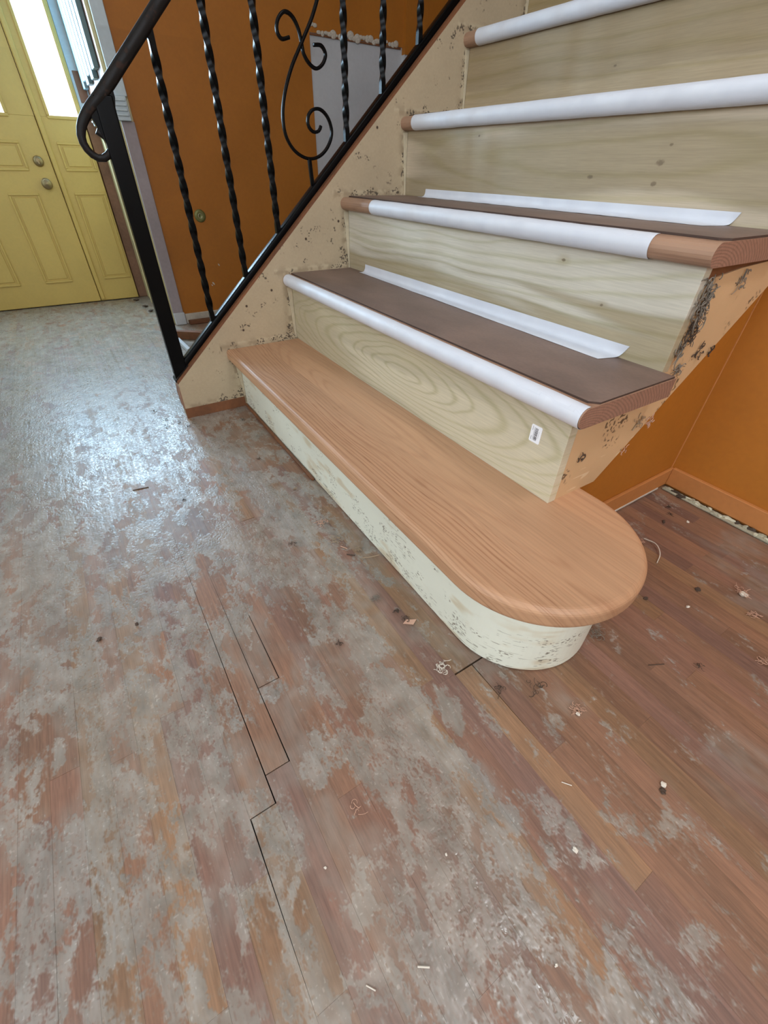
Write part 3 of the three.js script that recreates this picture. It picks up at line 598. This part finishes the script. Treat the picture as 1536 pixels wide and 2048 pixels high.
{
  const d = (y) => -0.314 - (y - 0.178) / 0.89, low = (z) => 0.178 + 0.89 * (-0.314 - z), o = 0.003;
  const pts = [[riserZ(2) - o, R1], [riserZ(2) - o, topY(2) - THICK], [riserZ(3) - o, topY(2) - THICK], [riserZ(3) - o, 0.505], [-0.47, 0.512], [-0.52, 0.517], [riserZ(4) - o, 0.521], [riserZ(4) - o, topY(4) - THICK], [riserZ(5) - o, topY(4) - THICK], [riserZ(5) - o, topY(5) - THICK], [-1.08, topY(5) - THICK], [-1.08, low(-1.08)], [d(R1), R1]];
  const sk = part('skirt_board', uvPlanar(alongX(pts, W - 0.036, W - 0.001), (x, y, z) => [(z + 1.1) / 0.95, (y - 0.1) / 0.95]), M.skirt, stair);
  part('bare_strip', uvPlanar(box(W - 0.03, W - 0.004, 0.5, topY(3) - THICK, riserZ(4) - 0.1, riserZ(3) - 0.004)), M.darkWood, sk);
}

// protective boards laid on the treads
for (const k of [2, 3, 4, 5]) {
  const y = topY(k), zb = riserZ(k + 1) + 0.001, zf = riserZ(k) + OVER - 0.028, xe = treadEnd(k) - 0.002;
  const pts = [[0.002, zb], [0.002, zf], [xe - 0.012, zf], [xe, zf - 0.012], [xe, zb]];
  const g = uvPlanar(raised(pts, y + 0.0002, y + 0.0032), (x, yy, z) => [x / 1.1, (z - zb) / 0.25]);
  const where = { 2: 'second step from the floor', 3: 'third step from the floor', 4: 'fourth step from the floor', 5: 'fifth step from the floor' }[k];
  solo('protective_board', g, [M.cover, M.coverEdge], 'thin brown protective board lying on the ' + where, 'board', 'brown boards protecting the treads');
}
// white tape round the nosings
function noseTape(k, x0, x1, seed, backLip = 0.004, under = 0.004) {
  const zf = riserZ(k) + OVER, y1 = topY(k), r = THICK / 2, e = 0.0006, p = [[zf - r - backLip, y1 + e], [zf - r, y1 + e]];
  for (let i = 1; i <= 9; i++) { const a = Math.PI / 2 - i / 9 * Math.PI; p.push([zf - r + (r + e) * Math.cos(a), y1 - r + (r + e) * Math.sin(a)]); }
  p.push([zf - r - under, y1 - THICK - e]);
  return sheet(p.reverse(), x0, x1, 0.0005, seed, 0.0004);
}
solo('nosing_tape', noseTape(2, 0.006, W + 0.022, 511), M.tape, 'white tape covering the whole nosing above the barcode sticker', 'tape', 'tape on the nosings');
solo('nosing_tape', noseTape(3, 0.162, 0.962, 523), M.tape, 'white tape on the third step nosing, stopping short of bare wood at both ends', 'tape', 'tape on the nosings');
solo('nosing_tape', noseTape(4, 0.052, 0.225, 531), M.tape, 'short length of white tape on the fourth step nosing next to the stringer', 'tape', 'tape on the nosings');
solo('nosing_tape', (() => { const g = noseTape(4, 0.205, 0.962, 537); g.translate(0, 0.0004, 0.0014); return g; })(), M.tape, 'long white tape on the fourth step nosing overlapping a short piece', 'tape', 'tape on the nosings');
solo('nosing_tape', noseTape(5, 0.048, 1.02, 541), M.tape, 'white tape on the fifth step nosing, highest of the taped steps', 'tape', 'tape on the nosings');
// tape along the back of the covered treads, half on the board, half up the riser
function backTape(k, xa, xb, up, f0, f1, seed) {
  const y = topY(k) + 0.0034, zr = riserZ(k + 1) + 0.0006, nx = 80, prof = (fw) => [[zr, y + up], [zr, y + 0.008], [zr + 0.003, y + 0.002], [zr + 0.009, y], [zr + Math.max(0.012, fw), y]];
  const g = sheet(prof((f0 + f1) / 2).reverse(), (v) => xa + 0.012 * (v - 0.5), (v) => xb - 0.026 * (0.5 - v), 0.0005, seed, 0.0006, nx);
  const p = g.attributes.position;                   // the strip was laid a little askew: wider on the tread toward one end
  for (let i = 0; i < p.count; i++) { const t = (p.getX(i) - xa) / (xb - xa), fw = p.getZ(i) - zr; if (fw > 0.009) p.setZ(i, zr + 0.009 + (fw - 0.009) * (lerp(f0, f1, t) - 0.009) / ((f0 + f1) / 2 - 0.009)); }
  g.computeVertexNormals();
  return g;
}
solo('edge_tape', backTape(2, 0.092, 0.962, 0.022, 0.016, 0.040, 551), M.tape, 'white tape sealing the back edge of the second step board', 'tape', 'tape at the back of the treads');
solo('edge_tape', backTape(3, 0.10, 0.955, 0.019, 0.020, 0.056, 557), M.tape, 'creased white tape sealing the back edge of the third step board', 'tape', 'tape at the back of the treads');

// barcode sticker on the riser of the second step
{
  const c = document.createElement('canvas'); c.width = 160; c.height = 224; const q = c.getContext('2d');
  q.fillStyle = '#f1f3f7'; q.fillRect(0, 0, 160, 224);
  const rr = rng(61); let y = 34; q.fillStyle = '#23252c';
  while (y < 196) { const hgt = 2 + Math.floor(rr() * 4) * 2.2; q.fillRect(62, y, 46, hgt); y += hgt + 2 + Math.floor(rr() * 3) * 2.4; }
  q.fillStyle = '#555a66';
  for (let i = 0; i < 26; i++) { q.fillRect(48, 30 + i * 6.4, 6 + (i % 3), 3.6); q.fillRect(122, 60 + i * 3.6, 4, 2); if (i < 8 || i > 18) q.fillRect(22, 22 + i * 6.9, 8, 4.2); }
  const t = new THREE.CanvasTexture(c); t.colorSpace = THREE.SRGBColorSpace;
  const s = new THREE.Shape(), w = 0.0215, h = 0.030, r = 0.0028;
  s.moveTo(-w / 2 + r, -h / 2); s.lineTo(w / 2 - r, -h / 2); s.quadraticCurveTo(w / 2, -h / 2, w / 2, -h / 2 + r); s.lineTo(w / 2, h / 2 - r); s.quadraticCurveTo(w / 2, h / 2, w / 2 - r, h / 2); s.lineTo(-w / 2 + r, h / 2); s.quadraticCurveTo(-w / 2, h / 2, -w / 2, h / 2 - r); s.lineTo(-w / 2, -h / 2 + r); s.quadraticCurveTo(-w / 2, -h / 2, -w / 2 + r, -h / 2);
  const g = new THREE.ExtrudeGeometry(s, { depth: 0.0003, bevelEnabled: false });
  const p = g.attributes.position, uv = g.attributes.uv; for (let i = 0; i < p.count; i++) uv.setXY(i, p.getX(i) / w + 0.5, p.getY(i) / h + 0.5);
  g.translate(0.983, 0.2925, riserZ(2) + 0.0001);
  solo('barcode_sticker', g, std({ map: t, roughness: 0.4 }), 'small white barcode sticker on the poplar riser', 'sticker');
}

// ------------------------------------------------------------------ black iron railing
const RX = -0.026, rail = thing('stair_railing', 'black wrought iron stair railing with twisted balusters and scrollwork', 'railing');
const railTop = (z) => stringTop(z) + 0.030, handY = (z) => 0.738 + 0.925 * (0.176 - z);
{
  const hp = [[-1.0, handY(-1.0)], [-0.6, handY(-0.6)], [-0.2, handY(-0.2)], [0.011, handY(0.011)], [0.114, 0.795], [0.176, 0.738], [0.209, 0.711], [0.230, 0.687], [0.238, 0.663], [0.231, 0.643], [0.213, 0.632], [0.192, 0.641], [0.182, 0.656], [0.189, 0.669], [0.204, 0.680]];
  part('handrail', barInPlane(hp, RX, 0.034, 0.026, 160, (t) => 1 - 0.42 * sst(0.86, 0.96, t), 0.36), M.iron, rail);
  part('newel_post', uvPlanar(box(RX - 0.014, RX + 0.014, stringTop(0.176) - 0.004, handY(0.170) - 0.006, 0.155, 0.193, 0.003)), M.ironBlack, rail);
  part('gusset', uvPlanar(alongX([[0.192, 0.655], [0.207, 0.700], [0.196, 0.722], [0.150, 0.762], [0.150, 0.735], [0.160, 0.70]], RX - 0.010, RX + 0.010)), M.ironBlack, rail);
  part('bottom_rail', barInPlane([[0.188, stringTop(0.188) + 0.019], [-0.5, stringTop(-0.5) + 0.019], [-1.2, stringTop(-1.2) + 0.019]], RX, 0.026, 0.019, 4, () => 1, 0.22), M.ironBlack, rail);
  const twist = (z, y0, y1) => {
    const s = 0.0132, L = y1 - y0, n = Math.max(8, Math.round(L / 0.006)), g = new THREE.BoxGeometry(s, L, s, 1, n, 1), p = g.attributes.position;
    for (let i = 0; i < p.count; i++) {
      const y = p.getY(i) + L / 2, yy = Math.min(L - 0.035, Math.max(0.025, y)) - 0.025, a = yy * 36, c = Math.cos(a), d = Math.sin(a), x = p.getX(i), zz = p.getZ(i);
      p.setX(i, x * c - zz * d); p.setZ(i, x * d + zz * c);
    }
    g.computeVertexNormals(); g.translate(RX, (y0 + y1) / 2, z); return uvPlanar(g);
  };
  for (const z of [0.047, -0.072, -0.187, -0.42, -0.537, -0.654, -0.772]) part('twisted_baluster', twist(z, railTop(z) - 0.006, handY(z) - 0.010), M.ironBlack, rail);
  const big = [[-0.360, 0.937], [-0.333, 0.902], [-0.303, 0.862], [-0.268, 0.812], [-0.242, 0.756], [-0.235, 0.719], [-0.240, 0.685], [-0.262, 0.657], [-0.298, 0.643], [-0.333, 0.649], [-0.361, 0.671], [-0.374, 0.700], [-0.365, 0.728], [-0.344, 0.744], [-0.322, 0.743], [-0.307, 0.730], [-0.305, 0.712], [-0.318, 0.699], [-0.336, 0.702], [-0.342, 0.712]];
  const yc = 0.862, zc = -0.303, upper = big.slice(3).map(([z, y]) => [2 * zc - z, 2 * yc - y]).reverse();
  part('scroll', barInPlane([...upper, ...big.slice(2)], RX, 0.010, 0.0075, 170, () => 1, 0.3), M.ironBlack, rail);
  const small = [[-0.272, 0.867], [-0.251, 0.863], [-0.242, 0.874], [-0.246, 0.892], [-0.264, 0.907], [-0.282, 0.903], [-0.296, 0.886], [-0.303, 0.862], [-0.307, 0.843], [-0.321, 0.827], [-0.339, 0.820], [-0.359, 0.831], [-0.367, 0.848], [-0.357, 0.861], [-0.335, 0.861]];
  part('small_scroll', barInPlane(small, RX - 0.002, 0.010, 0.0075, 110, () => 1, 0.3), M.ironBlack, rail);
  part('scroll_strut', barInPlane([[-0.301, 0.645], [-0.306, railTop(-0.306) - 0.006]], RX, 0.010, 0.010, 3, () => 1, 0.2), M.ironBlack, rail);
  part('scroll_strut', barInPlane([[-0.305, 1.08], [-0.306, handY(-0.306) - 0.008]], RX, 0.010, 0.010, 3, () => 1, 0.2), M.ironBlack, rail);
  part('foot_plate', uvPlanar(alongX([[0.196, stringTop(0.196) + 0.006], [0.196, stringTop(0.196) + 0.013], [0.15, stringTop(0.15) + 0.013], [0.15, stringTop(0.15) + 0.006]], RX - 0.02, RX + 0.02)), M.iron, rail);
}

// ------------------------------------------------------------------ small things
{   // round cover plate on the orange wall
  const t = thing('wall_plate', 'small round olive-gold cover plate on the orange wall', 'cover plate');
  const g = new THREE.LatheGeometry([[0.0001, 0.003], [0.008, 0.003], [0.009, 0.0062], [0.020, 0.0056], [0.024, 0.003], [0.025, 0]].map(([a, b]) => new THREE.Vector2(a, b)), 32); g.rotateZ(-Math.PI / 2); g.translate(-1.0698, 0.441, -0.224);
  part('plate', g, std({ color: new THREE.Color().setRGB(0.20, 0.20, 0.07), roughness: 0.4, metalness: 0.5 }), t);
  const e = new THREE.TorusGeometry(0.0085, 0.0016, 8, 20); e.rotateY(Math.PI / 2); e.translate(-1.0638, 0.441, -0.224);
  part('eyelet', e, std({ color: new THREE.Color().setRGB(0.5, 0.45, 0.3), roughness: 0.35, metalness: 0.7 }), t);
}
// old tack strip crumbling along the foot of the wall
{
  const t = thing('tack_strip', 'crumbling pale green-grey carpet tack strip along the foot of the orange wall', 'tack strip');
  const mint = paint([160, 156, 134], 0.35, 601, 0.8, 0.001, 256, 30), pale = paint([202, 200, 176], 0.2, 603, 0.8, 0.001, 256, 30), dk = paint([70, 58, 46], 0.4, 605, 0.9, 0.001, 256, 30);
  part('strip_base', uvPlanar(box(1.012, 2.2, 0.0008, 0.005, -0.750, -0.734, 0.0015)), mint, t);
  const rr = rng(607);
  for (let i = 0; i < 46; i++) {
    const x = 1.02 + i * 0.0125 + rr() * 0.006, big = 0.004 + rr() * 0.007, g = new THREE.IcosahedronGeometry(1, 1), p = g.attributes.position;
    for (let k = 0; k < p.count; k++) { const f = 0.7 + 0.6 * h2(Math.round(p.getX(k) * 90), Math.round(p.getY(k) * 90 + p.getZ(k) * 55), i); p.setXYZ(k, p.getX(k) * f, p.getY(k) * f, p.getZ(k) * f); }
    g.scale(big, 0.0028 + rr() * 0.003, 0.003 + rr() * 0.004); g.rotateY(rr() * 0.8 - 0.4); g.translate(x, 0.0052, -0.742 + (rr() - 0.5) * 0.01); g.computeVertexNormals();
    part('flake', g, [pale, mint, pale, dk, mint][(rr() * 5) | 0], t);
  }
}
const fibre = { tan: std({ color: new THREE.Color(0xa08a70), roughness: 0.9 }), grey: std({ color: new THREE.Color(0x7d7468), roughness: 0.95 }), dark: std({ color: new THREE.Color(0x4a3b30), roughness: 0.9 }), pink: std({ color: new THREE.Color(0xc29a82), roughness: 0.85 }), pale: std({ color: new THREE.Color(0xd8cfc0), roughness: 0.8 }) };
function tuft(seed, n, size, flat, rad, norm) {      // a loose curl of carpet fibres
  const rr = rng(seed), gs = [];
  for (let i = 0; i < n; i++) {
    const c = new THREE.Vector3((rr() - 0.5), (rr() - 0.5) * flat, (rr() - 0.5)).multiplyScalar(size), pts = []; let a = rr() * 6.28, cur = (rr() - 0.5) * 3.2, L = size * (0.35 + rr() * 0.5), p = c.clone(), dy = (rr() - 0.5) * 0.5 * flat;
    for (let k = 0; k < 6; k++) { pts.push(p.clone()); p.x += Math.cos(a) * L / 5; p.z += Math.sin(a) * L / 5; p.y += dy * L / 5; a += cur * 0.6; }
    gs.push(new THREE.TubeGeometry(new THREE.CatmullRomCurve3(pts), 8, rad * (0.7 + rr() * 0.7), 4));
  }
  const g = mergeGeometries(gs); g.computeBoundingBox();
  if (norm) { const q = new THREE.Quaternion().setFromUnitVectors(new THREE.Vector3(0, 1, 0), new THREE.Vector3(...norm)); g.applyQuaternion(q); }
  return g;
}
function settle(g, x, z, y = 0.0006) { g.computeBoundingBox(); g.translate(x, y - g.boundingBox.min.y, z); return g; }
// fluff and crumbs left on the floorboards
{
  const G = 'fluff on the floorboards';
  const spots = [[0.685, 0.062, 0.022, 'pink'], [0.748, 0.061, 0.026, 'tan'], [0.715, 0.145, 0.014, 'dark'], [0.80, 0.035, 0.012, 'tan'], [0.932, 0.074, 0.014, 'grey'], [0.983, 0.177, 0.010, 'dark'], [0.975, 0.055, 0.012, 'dark'], [1.000, 0.052, 0.016, 'dark'], [1.111, 0.059, 0.022, 'pale'], [1.200, -0.209, 0.030, 'grey'], [1.185, 0.005, 0.016, 'dark'], [1.208, -0.045, 0.030, 'dark'], [1.271, -0.070, 0.016, 'pink'], [1.328, -0.491, 0.016, 'pink'], [1.290, -0.530, 0.022, 'pink'], [1.387, -0.398, 0.020, 'pink'], [1.10, -0.50, 0.014, 'pink'], [1.083, -0.650, 0.010, 'dark'], [1.065, -0.675, 0.012, 'dark'], [1.205, 0.275, 0.022, 'pink'], [-0.02, 0.255, 0.016, 'dark'], [0.03, 0.262, 0.014, 'dark'], [0.02, 0.222, 0.012, 'dark'], [-0.10, 0.275, 0.014, 'dark'], [0.06, 0.205, 0.010, 'dark'], [0.434, 0.302, 0.008, 'dark'], [0.10, 0.05, 0.010, 'dark'], [0.35, 0.09, 0.010, 'dark'], [0.53, 0.06, 0.008, 'tan'], [1.33, -0.30, 0.012, 'dark']];
  spots.forEach(([x, z, s, c], i) => solo('carpet_fluff', settle(tuft(700 + i, x === 1.205 ? 6 : c === 'dark' ? 12 : 26, s * 0.8, 0.5, 0.00042), x, z), fibre[c], { pink: 'pinkish', tan: 'tan', dark: 'dark brown', grey: 'grey', pale: 'pale' }[c] + ' curl of carpet fluff lying on the floorboards', 'fluff', G));
  const crumb = (x, z, s, m, seed, flat = 0.5) => { const rr = rng(seed), g = new THREE.IcosahedronGeometry(1, 1), p = g.attributes.position; for (let k = 0; k < p.count; k++) { const f = 0.65 + 0.7 * h2(Math.round(p.getX(k) * 50), Math.round(p.getY(k) * 50 + p.getZ(k) * 31), seed); p.setXYZ(k, p.getX(k) * f, p.getY(k) * f, p.getZ(k) * f); } g.scale(s, s * flat, s * (0.6 + rr() * 0.5)); g.rotateY(rr() * 6); g.computeVertexNormals(); return settle(g, x, z); };
  [[1.120, -0.658, 0.004], [1.254, -0.408, 0.004], [1.396, -0.083, 0.0035], [1.379, 0.073, 0.003], [1.275, -0.066, 0.003], [1.30, 0.205, 0.0016], [1.235, 0.33, 0.0016], [1.43, 0.168, 0.002], [1.295, -0.528, 0.007]].forEach(([x, z, s], i) => solo('plaster_crumb', crumb(x, z, s, null, 760 + i), fibre.pale, 'tiny pale plaster crumb on the bare boards', 'crumb', 'crumbs on the floorboards'));  // one of these stands in for a small highlight in a floor pit
  [[1.241, -0.468, 0.005], [1.09, -0.61, 0.005], [0.761, 0.514, 0.005], [0.761, 0.456, 0.004], [1.20, -0.36, 0.004], [1.40, -0.075, 0.004], [-1.667, 0.09, 0.014], [-1.50, 0.07, 0.013], [-1.38, 0.06, 0.013], [-1.18, 0.05, 0.011]].forEach(([x, z, s], i) => solo('dirt_crumb', crumb(x, z, s, null, 780 + i, 0.35), fibre.dark, 'dark crumb of dirt on the floorboards', 'crumb', 'crumbs on the floorboards'));
  const sliver = (pts, r, mat, label, nm = 'wood_sliver') => solo(nm, uvPlanar(new THREE.TubeGeometry(new THREE.CatmullRomCurve3(pts.map(([x, y, z]) => new THREE.Vector3(x, y, z))), 16, r, 5)), mat, label, 'splinter', undefined);
  sliver([[1.100, 0.003, -0.515], [1.125, 0.007, -0.515], [1.147, 0.006, -0.495], [1.158, 0.002, -0.468]], 0.0011, fibre.pale, 'long curved pale wood sliver by the rounded step end');
  sliver([[0.826, 0.0022, 0.043], [0.838, 0.006, 0.022], [0.843, 0.009, 0.010]], 0.0011, fibre.tan, 'straight thin splinter leaning against the white starter riser');
  sliver([[0.772, 0.0018, 0.062], [0.786, 0.0018, 0.054]], 0.0011, fibre.pink, 'short pinkish splinter beside the carpet fluff');
  sliver([[0.800, 0.0018, 0.063], [0.812, 0.0018, 0.050]], 0.0012, fibre.dark, 'short dark splinter near the white starter riser');
  sliver([[1.284, 0.0012, -0.232], [1.297, 0.0012, -0.256]], 0.0007, fibre.dark, 'dark hairlike splinter on the bare reddish boards');
  sliver([[1.355, 0.0016, 0.287], [1.362, 0.0016, 0.277]], 0.0009, fibre.pale, 'pale bent nail-like splinter on the residue, thicker of two');
  sliver([[1.338, 0.0012, 0.337], [1.346, 0.0012, 0.331]], 0.0007, fibre.pale, 'tiny bright splinter standing on the grey residue');
  sliver([[1.322, 0.0012, 0.028], [1.332, 0.0012, 0.020]], 0.0007, fibre.pale, 'short pale splinter on a bare brown board');
  sliver([[0.33, 0.0012, 0.40], [0.335, 0.0012, 0.365]], 0.0011, fibre.dark, 'thin dark splinter across the dusty grey boards');
  {   // torn pinkish flake with a folded corner
    const s = new THREE.Shape([[0, 0], [0.018, 0.003], [0.021, 0.014], [0.012, 0.011], [0.004, 0.009]].map(([a, b]) => new THREE.Vector2(a, b))), g = new THREE.ExtrudeGeometry(s, { depth: 0.0006, bevelEnabled: false });
    g.rotateX(-1.25); g.rotateY(0.7); solo('torn_flake', settle(g, 1.004, 0.062), fibre.pink, 'pinkish torn flake curled up on the boards beside the fluff', 'flake');
  }
}
// grey lint and fibres stuck along the peach skirt of the open side
{
  const lay = (seed, n, size, y, z, mat, label, rad = 0.0007) => { const g = tuft(seed, n, size, 0.22, rad, [1, 0, 0]); g.computeBoundingBox(); g.translate(W - 0.0008 - g.boundingBox.min.x, y, z); solo('lint_tuft', g, mat, label, 'lint', 'lint on the skirt'); };
  [[801, 40, 0.036, 0.492, -0.432, 'grey'], [803, 36, 0.034, 0.462, -0.434, 'grey'], [805, 30, 0.030, 0.433, -0.438, 'dark'], [807, 18, 0.026, 0.405, -0.432, 'grey'], [809, 14, 0.022, 0.372, -0.455, 'grey'], [811, 14, 0.022, 0.496, -0.535, 'grey'], [813, 12, 0.020, 0.395, -0.50, 'dark'], [815, 14, 0.022, 0.292, -0.395, 'tan'], [817, 14, 0.020, 0.282, -0.432, 'pink'], [819, 8, 0.016, 0.262, -0.252, 'dark'], [821, 10, 0.014, 0.386, -0.545, 'dark'], [823, 8, 0.014, 0.235, -0.385, 'pink']].forEach(([s, n, sz, y, z, c]) => lay(s, n, sz, y, z, fibre[c], { grey: 'grey lint', dark: 'dark wiry lint', tan: 'tan carpet fibre', pink: 'pinkish carpet fibre' }[c] + ' stuck to the peach skirt of the stair'));
}
// offcuts behind the railing foot
solo('wood_offcut', uvPlanar((() => { const g = box(-0.11, 0.11, 0, 0.035, -0.012, 0.012, 0.002); g.rotateY(0.9); g.translate(-0.80, 0.0008, -0.01); return g; })()), M.darkWood, 'brown wood offcut on the floor behind the railing foot', 'offcut');
solo('moulding_offcut', uvPlanar((() => { const g = box(-0.09, 0.09, 0, 0.018, -0.008, 0.008, 0.003); g.rotateY(0.05); g.translate(-0.70, 0.0008, 0.045); return g; })()), M.white, 'white painted moulding offcut beside the newel post', 'offcut');

renderer.render(scene, camera);
